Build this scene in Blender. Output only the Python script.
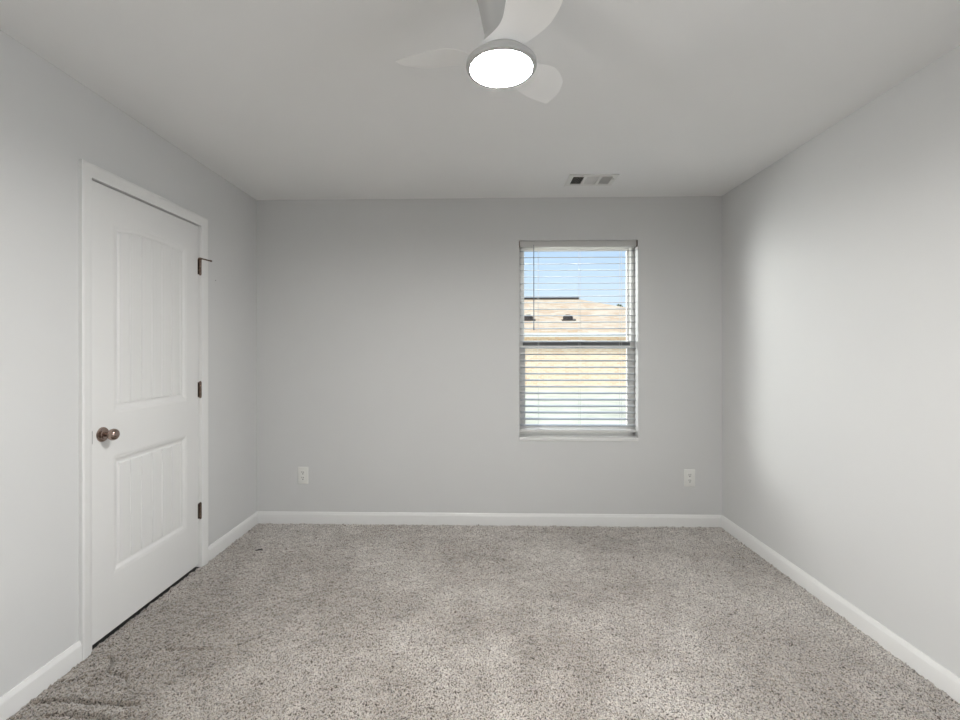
import bpy, bmesh, math, random
import numpy as np
from mathutils import Matrix, Vector
random.seed(4)
PI = math.pi
for o in list(bpy.data.objects):
    bpy.data.objects.remove(o)
SC = bpy.context.scene
COL = SC.collection

# ------------------------------------------------------------ camera
F = 465.0
YAW, ROLL = 0.0249, 0.0009
cam_d = bpy.data.cameras.new('camera')
cam_d.sensor_fit = 'HORIZONTAL'
cam_d.sensor_width = 36.0
cam_d.lens = 36.0 * F / 960.0
cam_d.shift_x = 11.13 / 960.0
cam_d.shift_y = -10.66 / 960.0
cam_d.clip_start = 0.05
cam_d.clip_end = 400
cam = bpy.data.objects.new('camera', cam_d)
COL.objects.link(cam)
cam.matrix_world = (Matrix.Translation((0, 0, 1.31)) @ Matrix.Rotation(YAW, 4, 'Z')
                    @ Matrix.Rotation(ROLL, 4, 'Y') @ Matrix.Rotation(PI / 2, 4, 'X'))
SC.camera = cam

# ------------------------------------------------------------ world, sun, lights, exposure
SC.view_settings.view_transform = 'Standard'
SC.view_settings.look = 'None'
SC.view_settings.gamma = 1.0
SC.view_settings.use_curve_mapping = False
SC.view_settings.exposure = 0.40

world = bpy.data.worlds.new('sky')
SC.world = world
world.use_nodes = True
wn = world.node_tree
wn.nodes.clear()
w_out = wn.nodes.new('ShaderNodeOutputWorld')
w_bg = wn.nodes.new('ShaderNodeBackground')
w_tc = wn.nodes.new('ShaderNodeTexCoord')
w_sep = wn.nodes.new('ShaderNodeSeparateXYZ')
w_rmp = wn.nodes.new('ShaderNodeValToRGB')
w_rmp.color_ramp.elements[0].position = 0.0
w_rmp.color_ramp.elements[0].color = (0.82, 0.90, 1.0, 1)
w_rmp.color_ramp.elements[1].position = 0.26
w_rmp.color_ramp.elements[1].color = (0.45, 0.66, 0.98, 1)
e = w_rmp.color_ramp.elements.new(0.12)
e.color = (0.66, 0.82, 1.0, 1)
wn.links.new(w_tc.outputs['Generated'], w_sep.inputs[0])
wn.links.new(w_sep.outputs['Z'], w_rmp.inputs[0])
wn.links.new(w_rmp.outputs[0], w_bg.inputs['Color'])
w_bg.inputs['Strength'].default_value = 0.9
wn.links.new(w_bg.outputs[0], w_out.inputs['Surface'])

sun_d = bpy.data.lights.new('sun', 'SUN')
sun_d.energy = 2.8
sun_d.angle = math.radians(0.6)
sun_d.color = (1.0, 0.94, 0.85)
sun = bpy.data.objects.new('sun', sun_d)
COL.objects.link(sun)
# sunlight from behind our house, from the left, on the neighbour's front
sun.rotation_euler = Vector((0.72, 0.45, -0.62)).to_track_quat('-Z', 'Y').to_euler()

LAMP_STRENGTH = 385.0
# fill lamp in an added hallway, shining through an added doorway behind the camera
hall_fill_d = bpy.data.lights.new('hall_fill_light', 'AREA')
hall_fill_d.shape = 'RECTANGLE'
hall_fill_d.size = 0.45
hall_fill_d.size_y = 1.2
hall_fill_d.energy = 58.0
hall_fill_d.color = (1.0, 0.985, 0.96)
hall_fill = bpy.data.objects.new('hall_fill_light', hall_fill_d)
COL.objects.link(hall_fill)
hall_fill.location = (-3.4, -1.45, 1.5)
side_d = bpy.data.lights.new('side_fill_light', 'AREA')  # added fill lamp outside the added side window
side_d.shape = 'RECTANGLE'
side_d.size = 2.4
side_d.size_y = 2.2
side_d.energy = 62.0
side_d.color = (1.0, 1.0, 1.0)
side = bpy.data.objects.new('side_fill_light', side_d)
COL.objects.link(side)
side.location = (1.7819 + 1.3, 0.05, 1.5)
side.rotation_euler = Vector((-1, 0, 0)).to_track_quat('-Z', 'Y').to_euler()
hall_fill.rotation_euler = (Vector((1.78, 2.50, 1.2)) - Vector(hall_fill.location)).to_track_quat('-Z', 'Y').to_euler()


def daylight(name, loc, target, sx, sy, watts, col):
    d = bpy.data.lights.new(name, 'AREA')
    d.shape = 'RECTANGLE'
    d.size, d.size_y, d.energy, d.color = sx, sy, watts, col
    o = bpy.data.objects.new(name, d)
    COL.objects.link(o)
    o.location = loc
    o.rotation_euler = (Vector(target) - Vector(loc)).to_track_quat('-Z', 'Y').to_euler()


# bright low sky from the left falling obliquely through the window onto the right wall
daylight('west_daylight', (-1.2, 4.9, 1.75), (1.78, 2.72, 1.2), 1.0, 1.6, 98.0, (1.0, 0.985, 0.96))
# high sky falling on the blind slats
daylight('high_sky_daylight', (0.75, 4.5, 3.2), (0.75, 3.48, 1.4), 1.6, 1.2, 135.0, (1.0, 0.99, 0.97))
# light thrown back up by the sunlit ground outside
daylight('ground_bounce', (0.75, 4.6, -0.1), (0.75, 3.48, 1.5), 1.6, 1.2, 22.0, (1.0, 0.985, 0.95))

# ------------------------------------------------------------ helpers
L, R, D = -1.6924, 1.7819, 3.4776      # left wall, right wall, back wall
H = 2.44
NEAR = -0.72                            # wall behind the camera


def tag(o, label=None, cat=None, group=None, kind=None):
    if label: o['label'] = label
    if cat: o['category'] = cat
    if group: o['group'] = group
    if kind: o['kind'] = kind
    return o


def empty(name, loc):
    o = bpy.data.objects.new(name, None)
    o.empty_display_size = 0.05
    COL.objects.link(o)
    o.location = loc
    return o


def build(name, bm, mat, parent=None, smooth=False, mats=None):
    bmesh.ops.recalc_face_normals(bm, faces=bm.faces[:])
    me = bpy.data.meshes.new(name)
    bm.to_mesh(me)
    bm.free()
    for m in (mats or [mat]):
        me.materials.append(m)
    if smooth:
        me.shade_smooth()
        try:
            me.set_sharp_from_angle(angle=math.radians(35))
        except Exception:
            pass
    o = bpy.data.objects.new(name, me)
    COL.objects.link(o)
    if parent is not None:
        o.parent = parent
        off = Vector((0, 0, 0))
        p = parent
        while p is not None:
            off += Vector(p.location)
            p = p.parent
        me.transform(Matrix.Translation(-off))
    return o


def box(bm, x0, x1, y0, y1, z0, z1, bevel=0.0, seg=2):
    r = bmesh.ops.create_cube(bm, size=1.0)
    vs = r['verts']
    for v in vs:
        v.co = Vector((x0 + (v.co.x + .5) * (x1 - x0), y0 + (v.co.y + .5) * (y1 - y0), z0 + (v.co.z + .5) * (z1 - z0)))
    if bevel > 0:
        es = list({e for v in vs for e in v.link_edges})
        bmesh.ops.bevel(bm, geom=es, offset=bevel, segments=seg, profile=0.5, affect='EDGES')
    return vs


def lathe(bm, prof, center, axis='Z', n=48, cap0=True, cap1=True):
    """prof: list of (radius, along-axis)"""
    rings = []
    for r, h in prof:
        ring = []
        for i in range(n):
            a = 2 * PI * i / n
            c, s = r * math.cos(a), r * math.sin(a)
            if axis == 'Z': p = (c, s, h)
            elif axis == 'X': p = (h, c, s)
            else: p = (c, h, s)
            ring.append(bm.verts.new(Vector(p) + Vector(center)))
        rings.append(ring)
    for a, b in zip(rings, rings[1:]):
        for i in range(n):
            bm.faces.new((a[i], a[(i + 1) % n], b[(i + 1) % n], b[i]))
    if cap0: bm.faces.new(rings[0])
    if cap1: bm.faces.new(rings[-1])


def tube(bm, pts, r, n=8):
    pts = [Vector(p) for p in pts]
    rings = []
    for i, p in enumerate(pts):
        d = (pts[min(i + 1, len(pts) - 1)] - pts[max(i - 1, 0)]).normalized()
        up = Vector((0, 0, 1)) if abs(d.z) < 0.9 else Vector((1, 0, 0))
        u = d.cross(up).normalized()
        v = d.cross(u)
        rings.append([bm.verts.new(p + u * r * math.cos(2 * PI * k / n) + v * r * math.sin(2 * PI * k / n)) for k in range(n)])
    for a, b in zip(rings, rings[1:]):
        for i in range(n):
            bm.faces.new((a[i], a[(i + 1) % n], b[(i + 1) % n], b[i]))
    bm.faces.new(rings[0]); bm.faces.new(rings[-1])


def loft(bm, stations, closed_profile=True, caps=True):
    """stations: list of lists of points, same count"""
    rings = [[bm.verts.new(Vector(p)) for p in st] for st in stations]
    n = len(rings[0])
    for a, b in zip(rings, rings[1:]):
        for i in range(n if closed_profile else n - 1):
            bm.faces.new((a[i], a[(i + 1) % n], b[(i + 1) % n], b[i]))
    if caps:
        bm.faces.new(rings[0]); bm.faces.new(rings[-1])


def rect_with_hole(bm, make, a0, a1, b0, b1, ha0, ha1, hb0, hb1):
    """make(a0,a1,b0,b1) adds a box; four boxes round the hole"""
    make(a0, ha0, b0, b1)
    make(ha1, a1, b0, b1)
    make(ha0, ha1, b0, hb0)
    make(ha0, ha1, hb1, b1)


# ------------------------------------------------------------ materials
def mat(name, col, rough=0.5, metal=0.0, noise=0.0, nscale=8.0, bump=0.0, bscale=200.0, spec=0.5, emit=None, estr=0.0):
    m = bpy.data.materials.new(name)
    m.use_nodes = True
    nt = m.node_tree
    b = nt.nodes['Principled BSDF']
    b.inputs['Base Color'].default_value = (*col, 1)
    b.inputs['Roughness'].default_value = rough
    b.inputs['Metallic'].default_value = metal
    b.inputs['Specular IOR Level'].default_value = spec
    tc = nt.nodes.new('ShaderNodeTexCoord')
    n1 = nt.nodes.new('ShaderNodeTexNoise')
    n1.inputs['Scale'].default_value = nscale
    n1.inputs['Detail'].default_value = 4
    nt.links.new(tc.outputs['Object'], n1.inputs['Vector'])
    rmp = nt.nodes.new('ShaderNodeValToRGB')
    rmp.color_ramp.elements[0].position = 0.3
    rmp.color_ramp.elements[1].position = 0.7
    rmp.color_ramp.elements[0].color = (*[c * (1 - noise) for c in col], 1)
    rmp.color_ramp.elements[1].color = (*[min(1, c * (1 + noise)) for c in col], 1)
    nt.links.new(n1.outputs[0], rmp.inputs[0])
    nt.links.new(rmp.outputs[0], b.inputs['Base Color'])
    if bump > 0:
        n2 = nt.nodes.new('ShaderNodeTexNoise')
        n2.inputs['Scale'].default_value = bscale
        n2.inputs['Detail'].default_value = 3
        nt.links.new(tc.outputs['Object'], n2.inputs['Vector'])
        bp = nt.nodes.new('ShaderNodeBump')
        bp.inputs['Strength'].default_value = bump
        bp.inputs['Distance'].default_value = 0.002
        nt.links.new(n2.outputs[0], bp.inputs['Height'])
        nt.links.new(bp.outputs[0], b.inputs['Normal'])
    if emit:
        b.inputs['Emission Color'].default_value = (*emit, 1)
        b.inputs['Emission Strength'].default_value = estr
    return m


M_wall = mat('wall_paint', (0.665, 0.668, 0.664), 0.62, noise=0.006, nscale=3, bump=0.08, bscale=260, spec=0.35)
M_ceil = mat('ceiling_paint', (0.86, 0.862, 0.858), 0.8, noise=0.006, nscale=3, bump=0.08, bscale=200, spec=0.2)
M_trim = mat('trim_paint', (0.79, 0.79, 0.78), 0.38, noise=0.004, nscale=4)
M_door = mat('door_paint', (0.78, 0.78, 0.77), 0.42, noise=0.004, nscale=4, bump=0.05, bscale=300)
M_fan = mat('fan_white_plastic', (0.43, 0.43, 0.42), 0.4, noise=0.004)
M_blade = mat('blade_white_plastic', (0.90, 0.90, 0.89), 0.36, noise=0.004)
M_bronze = mat('oil_rubbed_bronze', (0.20, 0.15, 0.12), 0.26, metal=1.0, noise=0.25, nscale=60)
M_bronze_knob = mat('brushed_bronze', (0.38, 0.29, 0.25), 0.17, metal=1.0, noise=0.12, nscale=30)
M_dark = mat('dark_cavity', (0.02, 0.02, 0.02), 0.9)
M_slot = mat('slot_dark', (0.015, 0.015, 0.015), 0.8)
M_plate = mat('outlet_white_plastic', (0.80, 0.80, 0.77), 0.3)
M_vent = mat('vent_white_enamel', (0.78, 0.78, 0.76), 0.4)
M_ventslat = mat('vent_slat_enamel', (0.70, 0.70, 0.69), 0.4)
M_vinyl = mat('white_vinyl', (0.80, 0.79, 0.77), 0.35)
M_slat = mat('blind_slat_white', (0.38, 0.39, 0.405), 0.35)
M_cord = mat('blind_cord', (0.72, 0.72, 0.70), 0.8)
M_wand = mat('clear_grey_wand', (0.22, 0.25, 0.29), 0.2)
M_lens = mat('frosted_lens', (0.9, 0.9, 0.9), 0.4, emit=(1.0, 0.985, 0.955), estr=LAMP_STRENGTH)


def glass_mat():
    m = bpy.data.materials.new('window_glass')
    m.use_nodes = True
    nt = m.node_tree
    nt.nodes.clear()
    out = nt.nodes.new('ShaderNodeOutputMaterial')
    mix = nt.nodes.new('ShaderNodeMixShader')
    tr = nt.nodes.new('ShaderNodeBsdfTransparent')
    tr.inputs['Color'].default_value = (0.95, 0.965, 0.96, 1)
    gl = nt.nodes.new('ShaderNodeBsdfGlossy')
    gl.inputs['Roughness'].default_value = 0.02
    lw = nt.nodes.new('ShaderNodeLayerWeight')      # same on both faces, no inner total reflection
    lw.inputs['Blend'].default_value = 0.5
    pw = nt.nodes.new('ShaderNodeMath')
    pw.operation = 'POWER'
    pw.inputs[1].default_value = 5.0
    nt.links.new(lw.outputs['Facing'], pw.inputs[0])
    ad = nt.nodes.new('ShaderNodeMath')
    ad.operation = 'MULTIPLY_ADD'
    ad.inputs[1].default_value = 0.9
    ad.inputs[2].default_value = 0.04
    nt.links.new(pw.outputs[0], ad.inputs[0])
    nt.links.new(ad.outputs[0], mix.inputs[0])
    nt.links.new(tr.outputs[0], mix.inputs[1])
    nt.links.new(gl.outputs[0], mix.inputs[2])
    nt.links.new(mix.outputs[0], out.inputs[0])
    return m


M_glass = glass_mat()


def carpet_mat():
    m = bpy.data.materials.new('speckled_carpet')
    m.use_nodes = True
    nt = m.node_tree
    N = nt.nodes.new
    b = nt.nodes['Principled BSDF']
    b.inputs['Roughness'].default_value = 1.0
    b.inputs['Specular IOR Level'].default_value = 0.05
    b.inputs['Sheen Weight'].default_value = 0.85
    b.inputs['Sheen Roughness'].default_value = 0.45
    tc = N('ShaderNodeTexCoord')

    def noise(scale, detail, rough=0.5):
        n = N('ShaderNodeTexNoise')
        n.inputs['Scale'].default_value = scale
        n.inputs['Detail'].default_value = detail
        n.inputs['Roughness'].default_value = rough
        nt.links.new(tc.outputs['Object'], n.inputs['Vector'])
        return n

    def ramp(src, stops):
        r = N('ShaderNodeValToRGB')
        els = r.color_ramp.elements
        els[0].position, els[0].color = stops[0][0], (*stops[0][1], 1)
        els[1].position, els[1].color = stops[-1][0], (*stops[-1][1], 1)
        for p, c in stops[1:-1]:
            q = els.new(p)
            q.color = (*c, 1)
        nt.links.new(src.outputs[0], r.inputs[0])
        return r

    def mult(a, b2, fac=1.0):
        x = N('ShaderNodeMix')
        x.data_type = 'RGBA'
        x.blend_type = 'MULTIPLY'
        x.inputs[0].default_value = fac
        nt.links.new(a.outputs[0] if not hasattr(a, 'data_type') else a.outputs[2], x.inputs[6])
        nt.links.new(b2.outputs[0], x.inputs[7])
        return x
    fleck = ramp(noise(172, 3, 0.6), [(0.37, (0.025, 0.018, 0.014)), (0.43, (0.22, 0.185, 0.155)),
                                       (0.50, (0.61, 0.56, 0.505)), (0.62, (0.88, 0.835, 0.775))])
    patch = ramp(noise(1.9, 4, 0.6), [(0.40, (0.72, 0.70, 0.68)), (0.60, (1.0, 1.0, 1.0))])
    blot = ramp(noise(8.0, 3, 0.6), [(0.38, (0.82, 0.81, 0.80)), (0.56, (1.0, 1.0, 1.0))])
    m1 = mult(fleck, patch)
    m2 = mult(m1, blot)
    # soiled, trodden area in front of the door: noise-broken blotch
    mp = N('ShaderNodeMapping')
    mp.vector_type = 'TEXTURE'
    mp.inputs['Location'].default_value = (-1.45, 1.75, 0)
    mp.inputs['Scale'].default_value = (1.25, 1.7, 1.0)
    nt.links.new(tc.outputs['Object'], mp.inputs[0])
    gr = N('ShaderNodeTexGradient')
    gr.gradient_type = 'SPHERICAL'
    nt.links.new(mp.outputs[0], gr.inputs[0])
    wn2 = noise(5.0, 4, 0.6)
    mm = N('ShaderNodeMath')
    mm.operation = 'MULTIPLY'
    nt.links.new(gr.outputs['Fac'], mm.inputs[0])
    nt.links.new(wn2.outputs[0], mm.inputs[1])
    soil = ramp(mm, [(0.05, (1.0, 1.0, 1.0)), (0.42, (0.66, 0.635, 0.605))])
    m2 = mult(m2, soil)
    nt.links.new(m2.outputs[2], b.inputs['Base Color'])
    bn = noise(190, 3, 0.7)
    bp = N('ShaderNodeBump')
    bp.inputs['Strength'].default_value = 0.9
    bp.inputs['Distance'].default_value = 0.006
    nt.links.new(bn.outputs[0], bp.inputs['Height'])
    nt.links.new(bp.outputs[0], b.inputs['Normal'])
    return m


M_carpet = carpet_mat()


def shingle_mat():
    m = mat('tan_shingles', (0.70, 0.50, 0.34), 0.95, noise=0.22, nscale=2.2, spec=0.1)
    nt = m.node_tree
    b = nt.nodes['Principled BSDF']
    tc = nt.nodes.new('ShaderNodeTexCoord')
    br = nt.nodes.new('ShaderNodeTexBrick')
    br.inputs['Scale'].default_value = 1.0
    br.inputs['Brick Width'].default_value = 0.45
    br.inputs['Row Height'].default_value = 0.17
    br.inputs['Mortar Size'].default_value = 0.012
    br.inputs['Color1'].default_value = (0.92, 0.74, 0.54, 1)
    br.inputs['Color2'].default_value = (0.76, 0.50, 0.30, 1)
    br.inputs['Mortar'].default_value = (0.70, 0.58, 0.46, 1)
    nt.links.new(tc.outputs['Object'], br.inputs['Vector'])
    nt.links.new(br.outputs[0], b.inputs['Base Color'])
    return m


def brick_mat():
    m = mat('orange_tan_brick', (0.7, 0.5, 0.36), 0.95, spec=0.1)
    nt = m.node_tree
    b = nt.nodes['Principled BSDF']
    tc = nt.nodes.new('ShaderNodeTexCoord')
    mp = nt.nodes.new('ShaderNodeMapping')
    mp.inputs['Rotation'].default_value = (PI / 2, 0, 0)
    br = nt.nodes.new('ShaderNodeTexBrick')
    br.inputs['Scale'].default_value = 1.0
    br.inputs['Brick Width'].default_value = 0.22
    br.inputs['Row Height'].default_value = 0.076
    br.inputs['Mortar Size'].default_value = 0.009
    br.inputs['Color1'].default_value = (0.96, 0.76, 0.54, 1)
    br.inputs['Color2'].default_value = (0.84, 0.58, 0.36, 1)
    br.inputs['Mortar'].default_value = (0.95, 0.90, 0.80, 1)
    nt.links.new(tc.outputs['Object'], mp.inputs[0])
    nt.links.new(mp.outputs[0], br.inputs['Vector'])
    nt.links.new(br.outputs[0], b.inputs['Base Color'])
    return m


M_roof = shingle_mat()
M_brick = brick_mat()
M_fascia = mat('white_fascia', (0.85, 0.84, 0.80), 0.6)
M_ridge = mat('dark_ridge_vent', (0.05, 0.04, 0.035), 0.9)
M_grass = mat('dry_lawn', (0.88, 0.80, 0.60), 0.95, noise=0.16, nscale=1.4, spec=0.05)
M_leaf = mat('leaf_green', (0.10, 0.15, 0.06), 0.8, noise=0.3, nscale=3)
M_bark = mat('bark', (0.12, 0.09, 0.07), 0.9)
M_siding = mat('outside_wall', (0.62, 0.58, 0.52), 0.8)

# ============================================================ ROOM SHELL
# window opening (back wall), door opening (left wall), added doorway (left wall, behind the camera)
WX0, WX1, WZ0, WZ1 = 0.289, 1.169, 0.628, 2.1215
DY0, DY1, DZ1 = 1.965, 2.777, 2.071
HY0, HY1, HZ1 = -0.66, 0.06, 2.05
QY0, QY1 = -0.52, 0.62                  # added fill window, right wall, behind the camera
WT = 0.14

bm = bmesh.new()
rect_with_hole(bm, lambda a0, a1, b0, b1: box(bm, a0, a1, D, D + WT, b0, b1),
               L - 0.12, R + 0.12, -0.02, H + 0.05, WX0, WX1, WZ0, WZ1)
tag(build('wall_back', bm, M_wall), kind='structure')

bm = bmesh.new()
for y0, y1, z0, z1 in ((NEAR, HY0, 0, H), (HY0, HY1, HZ1, H), (HY1, DY0, 0, H), (DY0, DY1, DZ1, H), (DY1, D, 0, H)):
    box(bm, L - 0.12, L, y0, y1, z0 - 0.02 * (z0 == 0), z1)
bmesh.ops.remove_doubles(bm, verts=bm.verts[:], dist=1e-5)
tag(build('wall_left', bm, M_wall), kind='structure')

bm = bmesh.new()
rect_with_hole(bm, lambda a0, a1, b0, b1: box(bm, R, R + 0.12, a0, a1, b0, b1), NEAR - 0.12, D, -0.02, H, QY0, QY1, WZ0, WZ1)
tag(build('wall_right', bm, M_wall), kind='structure')
bm = bmesh.new()
box(bm, L - 0.12, R, NEAR - 0.12, NEAR, -0.02, H)
tag(build('wall_front', bm, M_wall), kind='structure')

# ceiling with the duct opening for the register
VX0, VX1, VY0, VY1 = 0.605, 0.868, 3.048, 3.192
bm = bmesh.new()
rect_with_hole(bm, lambda a0, a1, b0, b1: box(bm, a0, a1, b0, b1, H, H + 0.1),
               L - 0.12, R + 0.12, NEAR - 0.12, D, VX0, VX1, VY0, VY1)
tag(build('ceiling', bm, M_ceil), kind='structure')

# floor : one carpet mesh, finely tufted where the camera sees it
rng = np.random.default_rng(7)
xs = np.concatenate([[L - 0.002], np.arange(L, R, 0.0043), [R + 0.02]])
ys = np.concatenate([np.arange(NEAR - 0.02, 1.5, 0.05), np.arange(1.5, D + 0.02, 0.0043)])
nx, ny = len(xs), len(ys)


def smooth(a, k):
    for _ in range(k):
        a = (a + np.roll(a, 1, 0) + np.roll(a, -1, 0)) / 3
        a = (a + np.roll(a, 1, 1) + np.roll(a, -1, 1)) / 3
    return a / a.std()


hgt = 0.0024 * rng.standard_normal((ny, nx)) + 0.0017 * smooth(rng.standard_normal((ny, nx)), 1) \
    + 0.0012 * smooth(rng.standard_normal((ny, nx)), 5)
XX, YY = np.meshgrid(xs, ys)


def groove(pts, depth, w):
    global hgt
    for (x0, y0), (x1, y1) in zip(pts, pts[1:]):
        dx, dy = x1 - x0, y1 - y0
        t = np.clip(((XX - x0) * dx + (YY - y0) * dy) / (dx * dx + dy * dy), 0, 1)
        d = np.hypot(XX - x0 - t * dx, YY - y0 - t * dy)
        hgt -= depth * np.exp(-(d / w) ** 2)


groove([(-1.66, 1.69), (-1.56, 1.70), (-1.47, 1.694), (-1.37, 1.69), (-1.267, 1.688)], 0.042, 0.0065)
groove([(-1.56, 1.625), (-1.50, 1.637), (-1.437, 1.632), (-1.32, 1.621)], 0.036, 0.0065)
groove([(-1.585, 1.945), (-1.555, 1.925), (-1.53, 1.86), (-1.535, 1.78)], 0.026, 0.006)
groove([(-1.50, 1.85), (-1.42, 1.83), (-1.38, 1.78)], 0.018, 0.006)
groove([(-1.37, 1.998), (-1.28, 2.003), (-1.19, 2.005)], 0.010, 0.007)
edge = np.minimum(np.abs(YY - D), np.minimum(np.abs(XX - L), np.abs(XX - R)))
hgt -= 0.003 * np.exp(-((edge - 0.02) / 0.012) ** 2)
hgt = np.clip(hgt, -0.042, 0.008)
hgt[YY < 1.5] *= 0.3
co = np.empty((ny * nx, 3), dtype=np.float32)
jx = 0.0012 * rng.standard_normal((ny, nx))
jy = 0.0012 * rng.standard_normal((ny, nx))
jy[YY < 1.5] = 0
co[:, 0] = (XX + jx).ravel()
co[:, 1] = (YY + jy).ravel()
co[:, 2] = hgt.ravel()
ii = np.arange((ny - 1) * (nx - 1))
r_, c_ = ii // (nx - 1), ii % (nx - 1)
a_ = r_ * nx + c_
quads = np.stack([a_, a_ + 1, a_ + nx + 1, a_ + nx], 1).astype(np.int32)
me = bpy.data.meshes.new('floor')
me.vertices.add(ny * nx)
me.vertices.foreach_set('co', co.ravel())
me.loops.add(quads.size)
me.loops.foreach_set('vertex_index', quads.ravel())
me.polygons.add(len(quads))
me.polygons.foreach_set('loop_start', np.arange(0, quads.size, 4, dtype=np.int32))
me.polygons.foreach_set('loop_total', np.full(len(quads), 4, dtype=np.int32))
me.update(calc_edges=True)
me.validate()
me.shade_smooth()
me.materials.append(M_carpet)
fl = bpy.data.objects.new('floor', me)
COL.objects.link(fl)
tag(fl, kind='structure')

# ------------------------------------------------------------ baseboards
BH, BT = 0.086, 0.013
bprof = [(0, -0.004), (BT, -0.004), (BT, BH - 0.022), (BT - 0.001, BH - 0.017), (BT - 0.0045, BH - 0.010), (BT - 0.0065, BH - 0.003), (BT - 0.008, BH), (0, BH)]


def baseboard(bm, p0, p1, nrm, m0=0.0, m1=0.0):
    """p0->p1 along the wall, nrm points into the room, m0/m1: mitre per unit thickness"""
    p0, p1, nrm = Vector((*p0, 0)), Vector((*p1, 0)), Vector((*nrm, 0))
    d = (p1 - p0).normalized()
    loft(bm, [[p0 + d * (m0 * t) + nrm * t + Vector((0, 0, z)) for t, z in bprof],
              [p1 + d * (m1 * t) + nrm * t + Vector((0, 0, z)) for t, z in bprof]])


CY0, CY1, CZ1 = 1.974, 2.7665, 2.0565    # casing inner edges round the door
CW = 0.057
bm = bmesh.new()
baseboard(bm, (L, HY1 + 0.06), (L, CY0 - CW), (1, 0))
baseboard(bm, (L, CY1 + CW), (L, D), (1, 0), 0, -1)
tag(build('baseboard_left', bm, M_trim, smooth=True), kind='structure')
bm = bmesh.new()
baseboard(bm, (L, D), (R, D), (0, -1), 1, -1)
tag(build('baseboard_back', bm, M_trim, smooth=True), kind='structure')
bm = bmesh.new()
baseboard(bm, (R, NEAR), (R, D), (-1, 0), 1, -1)
tag(build('baseboard_right', bm, M_trim, smooth=True), kind='structure')
bm = bmesh.new()
baseboard(bm, (L, NEAR), (R, NEAR), (0, 1), 0, -1)
tag(build('baseboard_front', bm, M_trim, smooth=True), kind='structure')

# ------------------------------------------------------------ door casing and jamb
cprof = [(0, 0), (0, 0.009), (0.003, 0.011), (0.010, 0.011), (0.013, 0.013), (0.018, 0.0135), (0.040, 0.0165), (0.046, 0.0185),
         (0.053, 0.0185), (CW, 0.016), (CW, 0)]


def casing(bm, y0, y1, z1):
    st = [[(L + t, y0 - w, -0.003) for w, t in cprof], [(L + t, y0 - w, z1 + w) for w, t in cprof],
          [(L + t, y1 + w, z1 + w) for w, t in cprof], [(L + t, y1 + w, -0.003) for w, t in cprof]]
    loft(bm, st)


bm = bmesh.new()
casing(bm, CY0, CY1, CZ1)
tag(build('trim_1', bm, M_trim, smooth=True), kind='structure')
bm = bmesh.new()
casing(bm, HY0 + 0.01, HY1 - 0.01, HZ1 - 0.01)  # casing of the added doorway
tag(build('trim_2', bm, M_trim, smooth=True), kind='structure')

# jamb with stops, both openings
bm = bmesh.new()
JI0, JI1, JZ = 1.982, 2.7615, 2.0560     # clear opening
box(bm, L - 0.12, L, DY0, JI0, 0, DZ1)
box(bm, L - 0.12, L, JI1, DY1, 0, DZ1)
box(bm, L - 0.12, L, JI0, JI1, JZ, DZ1)
box(bm, L - 0.085, L - 0.042, JI0, JI0 + 0.011, 0, JZ)
box(bm, L - 0.085, L - 0.042, JI1 - 0.011, JI1, 0, JZ)
box(bm, L - 0.085, L - 0.042, JI0 + 0.011, JI1 - 0.011, JZ - 0.011, JZ)
tag(build('trim_3', bm, M_trim), kind='structure')

# unseen dark shell added behind the closed door to block sky light
bm = bmesh.new()
cx0 = L - 0.12 - 0.6
box(bm, cx0 - 0.05, cx0, 1.6, 3.15, -0.05, H)
box(bm, cx0, L - 0.12, 1.55, 1.6, -0.05, H)
box(bm, cx0, L - 0.12, 3.15, 3.2, -0.05, H)
box(bm, cx0, L - 0.12, 1.6, 3.15, H, H + 0.05)
box(bm, cx0, L - 0.121, 1.6, 3.15, -0.05, -0.004)
box(bm, L - 0.121, L - 0.003, DY0 + 0.001, DY1 - 0.001, -0.05, -0.004)  # dark slab under the door, shade of the gap put into colour
tag(build('wall_light_block', bm, M_dark), kind='structure')

# unseen hallway added round the fill lamp, behind the camera
bm = bmesh.new()
hx0 = -4.2
box(bm, hx0 - 0.05, hx0, -2.8, 1.2, -0.05, H + 0.05)
box(bm, hx0, L - 0.12, -2.85, -2.8, -0.05, H + 0.05)
box(bm, hx0, L - 0.12, 1.2, 1.25, -0.05, H + 0.05)
box(bm, L - 0.17, L - 0.12, -2.8, NEAR - 0.12, -0.05, H + 0.05)
box(bm, hx0, L - 0.12, -2.8, 1.2, H, H + 0.05)
tag(build('wall_added_hall', bm, M_wall), kind='structure')
bm = bmesh.new()
box(bm, hx0, L - 0.121, -2.8, 1.2, -0.05, -0.003)
box(bm, L - 0.121, L - 0.002, HY0, HY1, -0.05, -0.003)
tag(build('floor_added_hall', bm, M_carpet), kind='structure')

# ============================================================ DOOR
DS0, DS1, DSZ0, DSZ1 = 1.9855, 2.7575, 0.019, 2.0500
DFX = L - 0.003      # room face of the slab
door = empty('door_1', (DFX, DS0, DSZ0))
tag(door, 'white two-panel plank door with arched top panel, closed in left wall', 'door', kind='structure')

PU = dict(y0=2.140, y1=2.612, z0=1.050, zs=1.866, rise=0.020)
PL = dict(y0=2.140, y1=2.612, z0=0.305, zs=0.785, rise=0.0)


def top_of(p, y):
    yc, hw = (p['y0'] + p['y1']) / 2, (p['y1'] - p['y0']) / 2
    t = np.clip((y - yc) / hw, -1.15, 1.15)
    return p['zs'] + p['rise'] * (1 - t * t)


def pdist(p, Y, Z):
    """positive outside the panel field, negative inside"""
    return np.maximum.reduce([p['y0'] - Y, Y - p['y1'], p['z0'] - Z, Z - top_of(p, Y)])


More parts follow.
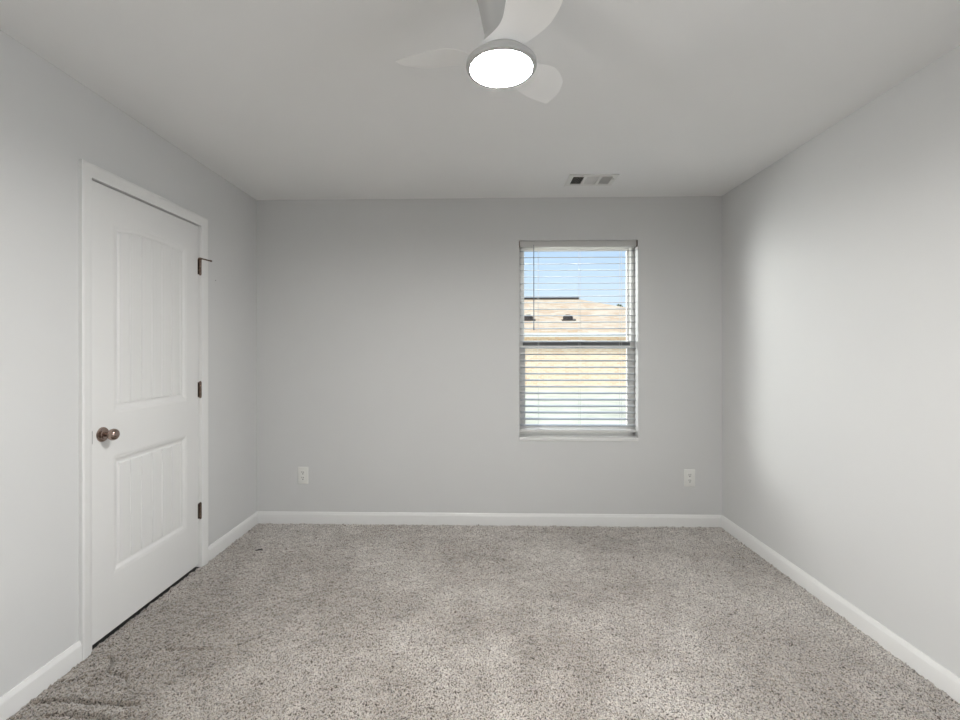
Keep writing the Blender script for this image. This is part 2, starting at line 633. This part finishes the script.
# moulding profile: distance from the field edge -> depth below the face
mx = np.array([-0.02, 0.0, 0.003, 0.010, 0.016, 0.022, 0.028, 0.031, 0.033, 0.05])
mz = np.array([0.011, 0.011, 0.011, 0.0085, 0.0045, 0.0022, 0.0018, 0.0006, 0.0, 0.0])
step = 0.0031


def refine(a0, a1, marks):
    v = set(np.round(np.linspace(a0, a1, 30), 5))
    for m0, m1 in marks:
        v |= set(np.round(np.arange(m0, m1, step), 5))
    v = np.array(sorted(v))
    keep = np.concatenate([[True], np.diff(v) > 0.0008])
    keep[-1] = True
    return v[keep]


gy = refine(DS0, DS1, [(2.10, 2.145), (2.607, 2.652)])
gz = refine(DSZ0, DSZ1, [(0.27, 0.312), (0.78, 0.822), (1.012, 1.056), (1.85, 1.93)])
GY, GZ = np.meshgrid(gy, gz)
dep = np.zeros_like(GY)
for p in (PU, PL):
    dd = pdist(p, GY, GZ)
    dep = np.maximum(dep, np.interp(dd, mx, mz))
bm = bmesh.new()
grid = [[bm.verts.new((DFX - dep[j, i], gy[i], gz[j])) for i in range(len(gy))] for j in range(len(gz))]
for j in range(len(gz) - 1):
    for i in range(len(gy) - 1):
        bm.faces.new((grid[j][i], grid[j][i + 1], grid[j + 1][i + 1], grid[j + 1][i]))
# sides and back
BX = DFX - 0.035
border = [grid[0][i] for i in range(len(gy))] + [grid[j][-1] for j in range(1, len(gz))] + \
         [grid[-1][i] for i in range(len(gy) - 2, -1, -1)] + [grid[j][0] for j in range(len(gz) - 2, 0, -1)]
back = [bm.verts.new((BX, v.co.y, v.co.z)) for v in border]
nb = len(border)
for i in range(nb):
    bm.faces.new((border[i], border[(i + 1) % nb], back[(i + 1) % nb], back[i]))
bm.faces.new(back)
build('door_slab', bm, M_door, door, smooth=True)


def panel(p, name):
    """planked raised field: boards separated by V grooves"""
    x_face, x_back = DFX - 0.0040, DFX - 0.0108
    ins = 0.004
    y0, y1, z0 = p['y0'] + ins, p['y1'] - ins, p['z0'] + ins
    pitch, g = 0.0752, 0.0028
    gr = [2.215 + k * pitch for k in range(6)]
    cols = [(y0, x_back), (y0 + 0.005, x_face)]
    for c in gr:
        if y0 + 0.012 < c < y1 - 0.012:
            cols += [(c - g, x_face), (c, x_face - 0.0048), (c + g, x_face)]
    cols += [(y1 - 0.005, x_face), (y1, x_back)]
    # extra columns to round the arch
    extra = []
    for (ya, xa), (yb, xb) in zip(cols, cols[1:]):
        n = max(1, int((yb - ya) / 0.02))
        for k in range(n):
            t = k / n
            extra.append((ya + (yb - ya) * t, xa + (xb - xa) * t))
    extra.append(cols[-1])
    bm = bmesh.new()
    rows = []
    for y, x in extra:
        zt = float(top_of(p, y)) - ins
        rows.append([bm.verts.new(q) for q in ((x_back - 0.002, y, z0), (x_back, y, z0), (x, y, z0 + 0.005), (x, y, zt - 0.005), (x_back, y, zt), (x_back - 0.002, y, zt))])
    for a, b in zip(rows, rows[1:]):
        for k in range(5):
            bm.faces.new((a[k], a[k + 1], b[k + 1], b[k]))
        bm.faces.new((a[5], a[0], b[0], b[5]))
    bm.faces.new(rows[0])
    bm.faces.new(rows[-1])
    return build(name, bm, M_door, door)


panel(PU, 'door_panel')['label'] = 'upper arched plank panel'
panel(PL, 'door_panel')['label'] = 'lower rectangular plank panel'

# knob
KY, KZ = 2.043, 0.930
bm = bmesh.new()
prof = [(0.010, 0.006), (0.010, 0.024), (0.0115, 0.029), (0.0175, 0.034), (0.0235, 0.041), (0.0262, 0.049), (0.0258, 0.056),
        (0.0225, 0.063), (0.0165, 0.068), (0.009, 0.0705), (0.002, 0.0713)]
lathe(bm, prof, (DFX, KY, KZ), 'X', 40)
knob = build('door_knob', bm, M_bronze_knob, door, smooth=True)
knob['label'] = 'egg-shaped bronze knob'
bm = bmesh.new()
lathe(bm, [(0.033, 0.0), (0.033, 0.003), (0.031, 0.0065), (0.026, 0.0085), (0.019, 0.0095), (0.0165, 0.0125), (0.0105, 0.0135)], (DFX, KY, KZ), 'X', 40)
build('rosette', bm, M_bronze_knob, knob, smooth=True)
# latch plate on the door edge
bm = bmesh.new()
box(bm, L - 0.026, L + 0.0012, JI0 - 0.0045, DS0 - 0.0001, 0.898, 0.955)
build('strike_plate', bm, M_dark, door)['label'] = 'dark bronze strike plate'

# hinges
for z0, z1 in ((1.762, 1.852), (1.024, 1.114), (0.295, 0.385)):
    bm = bmesh.new()
    hx, hy = DFX + 0.0085, 2.7595
    n = 5
    hh = (z1 - z0) / n
    for k in range(n):
        lathe(bm, [(0.0072, 0.0004), (0.0076, 0.001), (0.0076, hh - 0.001), (0.0072, hh - 0.0004)], (hx, hy, z0 + k * hh), 'Z', 16)
    lathe(bm, [(0.0035, -0.006), (0.006, -0.004), (0.006, 0), (0.004, 0.001)], (hx, hy, z0), 'Z', 14)
    lathe(bm, [(0.004, -0.001), (0.006, 0), (0.006, 0.003), (0.0035, 0.006)], (hx, hy, z1), 'Z', 14)
    box(bm, DFX - 0.002, DFX + 0.003, hy - 0.0125, hy - 0.002, z0, z1)
    box(bm, DFX - 0.002, DFX + 0.0125, hy + 0.001, hy + 0.005, z0, z1)
    h = build('hinge', bm, M_bronze, door, smooth=True)
    if z0 > 1.5:
        bm = bmesh.new()
        tube(bm, [(hx, hy, z1 + 0.004), (hx + 0.006, hy + 0.004, z1 + 0.006), (hx + 0.018, hy + 0.015, z1 + 0.004), (hx + 0.030, hy + 0.030, z1 + 0.001),
                  (hx + 0.040, hy + 0.040, z1 - 0.001)], 0.0042, 10)
        lathe(bm, [(0.009, -0.003), (0.0125, 0.0), (0.0125, 0.005), (0.008, 0.008)], (hx, hy, z1 + 0.003), 'Z', 16)
        lathe(bm, [(0.003, -0.006), (0.006, -0.005), (0.006, 0.005), (0.003, 0.006)], (hx + 0.041, hy + 0.041, z1 - 0.001), 'Y', 12)
        build('door_stop', bm, M_bronze, h, smooth=True)['label'] = 'bronze hinge-pin door stop with thin arm'

# ============================================================ WINDOW
win = empty('window_1', (WX0, D, WZ0))
tag(win, 'white vinyl single-hung window in the back wall, neighbour roof outside', 'window', kind='structure')
FY0, FY1 = D + 0.082, D + 0.139           # frame depth range
FW = 0.030
bm = bmesh.new()
rect_with_hole(bm, lambda a0, a1, b0, b1: box(bm, a0, a1, FY0, FY1, b0, b1), WX0, WX1, WZ0 + 0.0, WZ1,
               WX0 + FW, WX1 - FW, WZ0 + 0.05, WZ1 - FW)
# jamb track ribs seen on the right-hand return
for dx in (0.008, 0.018):
    box(bm, WX0 + dx, WX0 + dx + 0.003, FY0 - 0.010, FY0, WZ0 + 0.03, WZ1)
    box(bm, WX1 - dx - 0.003, WX1 - dx, FY0 - 0.010, FY0, WZ0 + 0.03, WZ1)
build('window_frame', bm, M_vinyl, win)
# upper sash (outer track) and lower sash (inner track)
SX0, SX1 = WX0 + FW, WX1 - FW
bm = bmesh.new()
rect_with_hole(bm, lambda a0, a1, b0, b1: box(bm, a0, a1, D + 0.112, D + 0.132, b0, b1), SX0, SX1, 1.335, WZ1 - FW,
               SX0 + 0.018, SX1 - 0.018, 1.368, WZ1 - FW - 0.022)
us = build('window_sash', bm, M_vinyl, win)
us['label'] = 'upper sash'
bm = bmesh.new()
box(bm, SX0 + 0.017, SX1 - 0.017, D + 0.120, D + 0.1235, 1.367, WZ1 - FW - 0.021)
build('glass_pane', bm, M_glass, us)
bm = bmesh.new()
rect_with_hole(bm, lambda a0, a1, b0, b1: box(bm, a0, a1, D + 0.088, D + 0.110, b0, b1), SX0, SX1, WZ0 + 0.05, 1.372,
               SX0 + 0.024, SX1 - 0.024, WZ0 + 0.095, 1.324)
box(bm, 0.66, 0.80, D + 0.080, D + 0.1, 1.3725, 1.380, 0.002)
ls = build('window_sash', bm, M_vinyl, win)
ls['label'] = 'lower sash with sash lock'
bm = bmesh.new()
box(bm, SX0 + 0.004, SX1 - 0.004, D + 0.0835, D + 0.088, 1.338, 1.363, 0.001)  # dark strip standing in for shade on the rail front
build('rail_shade_strip', bm, mat('rail_shade_grey', (0.17, 0.17, 0.17), 0.8), ls)['label'] = 'shade along the meeting rail, painted as a dark grey strip'
bm = bmesh.new()
box(bm, SX0 + 0.023, SX1 - 0.023, D + 0.097, D + 0.1005, WZ0 + 0.094, 1.325)
build('glass_pane', bm, M_glass, ls)
# unseen window added in the right wall to let fill light in
win_added = empty('window_added', (R, 0.05, WZ0))
tag(win_added, kind='structure')
bm = bmesh.new()
rect_with_hole(bm, lambda a0, a1, b0, b1: box(bm, R + 0.07, R + 0.11, a0, a1, b0, b1), QY0, QY1, WZ0, WZ1, QY0 + 0.05, QY1 - 0.05, WZ0 + 0.05, WZ1 - 0.05)
box(bm, R + 0.07, R + 0.10, QY0 + 0.05, QY1 - 0.05, 1.34, 1.38)
build('window_frame', bm, M_vinyl, win_added)  # frame of the added fill window
# sill board with small front edge
bm = bmesh.new()
box(bm, WX0, WX1, D - 0.006, FY0, WZ0, WZ0 + 0.026, 0.003)
build('window_sill', bm, M_trim, win, smooth=True)

# ------------------------------------------------------------ venetian blind
BYc = D + 0.042
blind = empty('venetian_blind', (WX0 + 0.44, BYc, WZ1))
tag(blind, 'white horizontal slat blind hanging open inside the back wall window', 'blind')
bm = bmesh.new()
box(bm, WX0 + 0.006, WX1 - 0.006, D + 0.016, D + 0.066, WZ1 - 0.044, WZ1 - 0.001, 0.002)
hr = build('headrail', bm, mat('headrail_grey', (0.60, 0.595, 0.585), 0.4), blind, smooth=True)
hr['label'] = 'pale grey metal headrail'
for x0, x1 in ((WX0 + 0.001, WX0 + 0.0055), (WX1 - 0.0055, WX1 - 0.001)):
    bm = bmesh.new()
    box(bm, x0, x1, D + 0.010, D + 0.068, WZ1 - 0.046, WZ1 - 0.0005)
    build('end_bracket', bm, M_bronze, hr)
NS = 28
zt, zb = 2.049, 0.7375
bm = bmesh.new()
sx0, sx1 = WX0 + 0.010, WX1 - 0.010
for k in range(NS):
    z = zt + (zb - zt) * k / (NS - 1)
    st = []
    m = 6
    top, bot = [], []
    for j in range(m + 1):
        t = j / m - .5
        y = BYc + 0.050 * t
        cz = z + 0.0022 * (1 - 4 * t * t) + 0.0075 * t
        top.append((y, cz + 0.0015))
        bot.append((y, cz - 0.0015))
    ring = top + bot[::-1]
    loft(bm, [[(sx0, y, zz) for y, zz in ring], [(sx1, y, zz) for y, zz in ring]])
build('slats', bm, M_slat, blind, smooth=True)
bm = bmesh.new()
box(bm, sx0, sx1, BYc - 0.026, BYc + 0.026, 0.690, 0.708, 0.004)
br = build('bottom_rail', bm, M_vinyl, blind, smooth=True)
for x in (0.437, 0.745, 1.052):
    bm = bmesh.new()
    lathe(bm, [(0.005, 0), (0.005, 0.003), (0.003, 0.004)], (x, BYc - 0.030, 0.699), 'Y', 12)
    build('cord_plug', bm, M_vinyl, br)
for x in (0.437, 0.745, 1.052):
    bm = bmesh.new()
    for yy in (BYc - 0.027, BYc + 0.027):
        tube(bm, [(x, yy, 0.700), (x, yy, 1.4), (x, yy, WZ1 - 0.045)], 0.0009, 6)
    for k in range(NS):
        z = zt + (zb - zt) * k / (NS - 1) - 0.0018
        tube(bm, [(x, BYc - 0.027, z - 0.0040), (x, BYc + 0.027, z + 0.0040)], 0.0006, 4)
    build('ladder_cord', bm, M_cord, blind)
bm = bmesh.new()
wx = 0.3985
lathe(bm, [(0.0030, 0), (0.0042, 0.004), (0.0042, 0.03), (0.0032, 0.036), (0.0030, 0.60), (0.0024, 0.62)], (wx, BYc - 0.040, 1.452), 'Z', 8)
wd = build('tilt_wand', bm, M_wand, blind, smooth=True)
wd['label'] = 'grey tilt wand'
bm = bmesh.new()
tube(bm, [(wx, BYc - 0.040, 2.072), (wx, BYc - 0.042, 2.084), (wx, BYc - 0.034, 2.090), (wx, BYc - 0.027, 2.084)], 0.0016, 8)
build('wand_hook', bm, M_wand, wd)

# ============================================================ OUTLETS
def make_outlet(x, z, label):
    t = empty('wall_outlet', (x, D, z))
    tag(t, label, 'outlet', 'duplex outlets on the back wall')
    bm = bmesh.new()
    box(bm, x - 0.0395, x + 0.0395, D - 0.006, D + 0.0005, z - 0.064, z + 0.064, 0.003, 3)
    build('cover_plate', bm, M_plate, t, smooth=True)
    for dz in (0.0205, -0.0205):
        bm = bmesh.new()
        ring = []
        for i in range(28):
            a = 2 * PI * i / 28
            ring.append((x + max(-0.0145, min(0.0145, 0.0175 * math.cos(a))), z + dz + 0.0165 * math.sin(a)))
        loft(bm, [[(px, D - 0.005, pz) for px, pz in ring], [(px, D - 0.0085, pz) for px, pz in ring]])
        s = build('socket', bm, M_plate, t)
        bm = bmesh.new()
        box(bm, x - 0.0080, x - 0.0050, D - 0.0088, D - 0.0070, z + dz + 0.001, z + dz + 0.0115)
        box(bm, x + 0.0050, x + 0.0080, D - 0.0088, D - 0.0070, z + dz + 0.001, z + dz + 0.010)
        lathe(bm, [(0.0036, -0.0088), (0.0036, -0.007)], (x, D, z + dz - 0.0075), 'Y', 14)
        build('slots', bm, M_slot, s)
    bm = bmesh.new()
    lathe(bm, [(0.0012, -0.0078), (0.003, -0.0075), (0.0034, -0.006)], (x, D, z), 'Y', 14)
    build('screw', bm, M_plate, t)


make_outlet(-1.338, 0.3605, 'white duplex outlet on the back wall left of the window, nearer the door')
make_outlet(1.5435, 0.3580, 'white duplex outlet on the back wall right of the window, near right corner')

# ============================================================ CEILING REGISTER
vent = empty('ceiling_vent', (0.737, 3.12, H))
tag(vent, 'white rectangular air register with three louvre banks on the ceiling', 'vent')
PX0, PX1, PY0, PY1 = 0.577, 0.896, 3.020, 3.220
banks = ((0.608, 0.680), (0.700, 0.780), (0.797, 0.866))
bm = bmesh.new()
z0, z1 = H - 0.007, H + 0.0005
box(bm, PX0, PX1, PY0, 3.050, z0, z1, 0.002)
box(bm, PX0, PX1, 3.190, PY1, z0, z1, 0.002)
xb = [PX0] + [v for b in banks for v in b] + [PX1]
for i in range(0, len(xb), 2):
    box(bm, xb[i], xb[i + 1], 3.049, 3.191, z0, z1)
build('vent_frame', bm, M_vent, vent)
bm = bmesh.new()
for x0, x1, y0, y1 in ((VX0, VX1, VY0, VY0 + .002), (VX0, VX1, VY1 - .002, VY1), (VX0, VX0 + .002, VY0, VY1), (VX1 - .002, VX1, VY0, VY1)):
    box(bm, x0, x1, y0, y1, H + 0.0006, H + 0.15)
box(bm, VX0, VX1, VY0, VY1, H + 0.15, H + 0.155)
build('duct_box', bm, mat('duct_metal', (0.16, 0.16, 0.155), 0.7), vent)
for b, (x0, x1) in enumerate(banks):
    bm = bmesh.new()
    if b == 1:
        n = 9
        for k in range(n):
            y = 3.054 + (3.186 - 3.054) * k / (n - 1)
            loft(bm, [[(xx, y + 0.006, H - 0.006), (xx, y - 0.007, H + 0.009), (xx, y - 0.0076, H + 0.0086), (xx, y + 0.0054, H - 0.0064)] for xx in (x0, x1)])
    else:
        n = 7
        s = -1 if b == 0 else 1
        for k in range(n):
            x = x0 + 0.005 + (x1 - x0 - 0.010) * k / (n - 1)
            loft(bm, [[(x + s * 0.004, yy, H - 0.006), (x - s * 0.004, yy, H + 0.009), (x - s * 0.0046, yy, H + 0.0086), (x + s * 0.0034, yy, H - 0.0064)] for yy in (3.050, 3.190)])
    build('louvre_bank', bm, M_ventslat, vent)
bm = bmesh.new()
box(bm, 0.8745, 0.8775, 3.075, 3.10, H - 0.011, H - 0.006, 0.001)
build('damper_lever', bm, M_ventslat, vent)

# ============================================================ CEILING FAN
FX, FY = 0.0625, 1.38
fan = empty('ceiling_fan', (FX, FY, H))
tag(fan, 'small white three-blade ceiling fan with lit round light in the middle', 'ceiling fan')
bm = bmesh.new()
lathe(bm, [(0.094, 2.4405), (0.094, 2.432), (0.089, 2.405), (0.079, 2.370), (0.0705, 2.345), (0.064, 2.315), (0.057, 2.28), (0.0505, 2.249), (0.047, 2.236)], (FX, FY, 0), 'Z', 56)
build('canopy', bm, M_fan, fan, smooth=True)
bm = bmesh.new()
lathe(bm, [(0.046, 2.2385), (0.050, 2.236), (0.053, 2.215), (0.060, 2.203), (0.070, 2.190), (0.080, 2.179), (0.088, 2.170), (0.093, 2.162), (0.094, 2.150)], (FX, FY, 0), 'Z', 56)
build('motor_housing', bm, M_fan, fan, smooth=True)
bm = bmesh.new()
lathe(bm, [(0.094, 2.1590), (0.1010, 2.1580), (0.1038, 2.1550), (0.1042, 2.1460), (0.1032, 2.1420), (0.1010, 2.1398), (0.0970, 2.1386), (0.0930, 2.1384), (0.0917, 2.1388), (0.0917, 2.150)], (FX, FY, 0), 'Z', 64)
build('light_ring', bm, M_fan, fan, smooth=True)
bm = bmesh.new()
lathe(bm, [(0.0915, 2.142), (0.0915, 2.1385), (0.0905, 2.1380), (0.086, 2.1374), (0.07, 2.1368), (0.045, 2.1364), (0.02, 2.1362), (0.002, 2.1362)], (FX, FY, 0), 'Z', 64)
ln = build('light_lens', bm, M_lens, fan, smooth=True)
ln['label'] = 'glowing frosted disc'

# blade outline: (radius, angle, height) of the two edges, fitted curves
plus_e = [(0.070, 71, 2.170), (0.100, 74.2, 2.172), (0.123, 75.7, 2.176), (0.145, 75.3, 2.178), (0.168, 73.7, 2.178), (0.190, 71.4, 2.177), (0.213, 68.7, 2.177),
          (0.235, 66.1, 2.176), (0.258, 63.6, 2.176), (0.280, 61.3, 2.177), (0.303, 59.0, 2.177), (0.318, 57.4, 2.177)]
minus_e = [(0.0945, -30, 2.160), (0.0975, -8, 2.168), (0.100, 13, 2.182), (0.118, 25.5, 2.189), (0.140, 29.5, 2.195), (0.160, 30.4, 2.201), (0.180, 31.0, 2.205), (0.200, 31.8, 2.208),
           (0.220, 33.1, 2.208), (0.240, 35.2, 2.206), (0.260, 37.8, 2.205), (0.278, 40.0, 2.206), (0.289, 42.2, 2.207)]


def blade_mesh(off):
    bm = bmesh.new()
    ns, nt_ = 44, 18
    P = np.array(plus_e, float)
    Q = np.array(minus_e, float)
    a = math.radians(off)

    def xyz(e, s):
        r, an, z = (np.interp(s, np.linspace(0, 1, len(e)), e[:, k]) for k in range(3))
        an = math.radians(an) + a
        return np.array([FX + r * math.cos(an), FY + r * math.sin(an), z])
    def sm(e):
        # light smoothing of the polyline
        s = np.linspace(0, 1, 200)
        v = np.array([xyz(e, t) for t in s])
        for _ in range(60):
            v[1:-1] = (v[:-2] + v[1:-1] * 2 + v[2:]) / 4
        return s, v
    s, pv = sm(P)
    _, qv = sm(Q)
    low, up = [], []
    for i in range(ns + 1):
        t = i / ns
        pl = np.array([np.interp(t, s, pv[:, k]) for k in range(3)])
        ql = np.array([np.interp(t, s, qv[:, k]) for k in range(3)])
        rl, ru = [], []
        for j in range(nt_ + 1):
            u = j / nt_
            p = ql * (1 - u) + pl * u
            c = 4 * u * (1 - u)
            d = np.array([p[0] - FX, p[1] - FY, 0])
            d /= max(1e-6, np.linalg.norm(d))
            p = p + d * (0.013 * c * t ** 5)
            # S-shaped camber, fading at the root
            p[2] -= 0.003 * math.sin(2 * PI * u) * min(1, t * 1.6) * (1 - 0.5 * t)
            th = 0.0030 * min(1, 5 * u + .15, 5 * (1 - u) + .15, 6 * (1 - t) + .2)
            rl.append(bm.verts.new((p[0], p[1], p[2])))
            ru.append(bm.verts.new((p[0], p[1], p[2] + 2 * th)))
        low.append(rl); up.append(ru)
    for i in range(ns):
        for j in range(nt_):
            bm.faces.new((low[i][j], low[i][j + 1], low[i + 1][j + 1], low[i + 1][j]))
            bm.faces.new((up[i][j], up[i + 1][j], up[i + 1][j + 1], up[i][j + 1]))
    for i in range(ns):
        for j in (0, nt_):
            bm.faces.new((low[i][j], low[i + 1][j], up[i + 1][j], up[i][j]))
    for j in range(nt_):
        for i in (0, ns):
            bm.faces.new((low[i][j], low[i][j + 1], up[i][j + 1], up[i][j]))
    return bm


for off in (0, 120, 240):
    build('fan_blade', blade_mesh(off), M_blade, fan, smooth=True)

# ============================================================ SMALL MARKS
bm = bmesh.new()
lathe(bm, [(0.0032, -0.0005), (0.0032, 0.0012), (0.0015, 0.0022)], (L, 2.931, 1.751), 'X', 12)
tag(build('nail', bm, mat('nail_grey', (0.22, 0.22, 0.21), 0.5, metal=0.6)), 'tiny grey nail head in the left wall just beyond the top door hinge', 'nail')
bm = bmesh.new()
loft(bm, [[(-1.462, 2.982, 0.006), (-1.459, 2.978, 0.006), (-1.459, 2.979, 0.010)],
          [(-1.447, 2.992, 0.006), (-1.440, 2.984, 0.006), (-1.443, 2.987, 0.013)],
          [(-1.422, 2.999, 0.006), (-1.420, 2.993, 0.006), (-1.421, 2.996, 0.010)]])
tag(build('debris_fleck', bm, M_dark), 'small dark scrap lying on the carpet near the far left corner', 'scrap')

# ============================================================ OUTSIDE
GZ0 = -0.35
bm = bmesh.new()
box(bm, -60, 90, D + 0.16, 160, GZ0 - 0.3, GZ0)
tag(build('ground', bm, M_grass), 'dry pale lawn outside the window', None, kind='structure')

hs = empty('neighbour_house', (2, 27, GZ0))
tag(hs, 'neighbouring single-storey house with tan shingle hip roof beyond the window', 'house')
ex0, ex1, ey0, ey1, ez = -11.0, 12.2, 20.4, 33.6, 2.07
rx0, rx1, ry, rz = -4.4, 5.63, 27.0, 4.21
bm = bmesh.new()
c0, c1, c2, c3 = (ex0, ey0, ez), (ex1, ey0, ez), (ex1, ey1, ez), (ex0, ey1, ez)
b0, b1, b2, b3 = [(p[0], p[1], ez - 0.03) for p in (c0, c1, c2, c3)]
V = [bm.verts.new(p) for p in (c0, c1, c2, c3, (rx0, ry, rz), (rx1, ry, rz), b0, b1, b2, b3)]
for f in ((0, 1, 5, 4), (1, 2, 5), (2, 3, 4, 5), (3, 0, 4), (6, 7, 1, 0), (7, 8, 2, 1), (8, 9, 3, 2), (9, 6, 0, 3), (9, 8, 7, 6)):
    bm.faces.new([V[i] for i in f])
roof = build('roof', bm, M_roof, hs)
bm = bmesh.new()
box(bm, rx0, rx1 + 0.05, ry - 0.16, ry + 0.16, rz - 0.02, rz + 0.09, 0.02)
build('ridge_vent', bm, M_ridge, roof)
for x in (2.30, 4.21):
    bm = bmesh.new()
    y = 22.5
    zz = ez + (y - ey0) * (rz - ez) / (ry - ey0)
    lathe(bm, [(0.23, zz - 0.10), (0.24, zz + 0.10), (0.19, zz + 0.19), (0.08, zz + 0.23), (0.01, zz + 0.235)], (x, y, 0), 'Z', 16)
    box(bm, x - 0.33, x + 0.33, y - 0.28, y + 0.28, zz - 0.09, zz - 0.02)
    build('roof_vent', bm, M_ridge, roof)['label'] = 'black turtle vent'
bm = bmesh.new()
rect_with_hole(bm, lambda a0, a1, b0_, b1_: box(bm, a0, a1, b0_, b1_, ez - 0.22, ez - 0.03), ex0, ex1, ey0, ey1, ex0 + 0.1, ex1 - 0.1, ey0 + 0.1, ey1 - 0.1)
build('fascia', bm, M_fascia, hs)
bm = bmesh.new()
box(bm, ex0 + 0.5, ex1 - 0.5, ey0 + 0.5, ey1 - 0.5, GZ0, ez - 0.03)
build('brick_wall', bm, M_brick, hs)

tr = empty('distant_tree', (12.5, 42, GZ0))
tag(tr, 'small dark green tree showing past the right end of the roof outside', 'tree')
bm = bmesh.new()
tube(bm, [(12.5, 42, GZ0), (12.55, 42, 2.2), (12.45, 42.1, 4.2)], 0.10, 8)
build('trunk', bm, M_bark, tr)
bm = bmesh.new()
for _ in range(420):
    a, r = random.uniform(0, 2 * PI), 0.85 * math.sqrt(random.random())
    z = random.uniform(3.0, 5.3)
    k = 1 - abs(z - 4.0) / 1.7
    p = Vector((12.45 + r * k * math.cos(a), 42.05 + r * k * math.sin(a), z))
    u = Vector((random.gauss(0, 1), random.gauss(0, 1), random.gauss(0, 1))).normalized() * 0.11
    w = u.cross(Vector((random.gauss(0, 1), random.gauss(0, 1), 1))).normalized() * 0.06
    bm.faces.new([bm.verts.new(q) for q in (p - u, p - w, p + u, p + w)])
build('leaves', bm, M_leaf, tr)
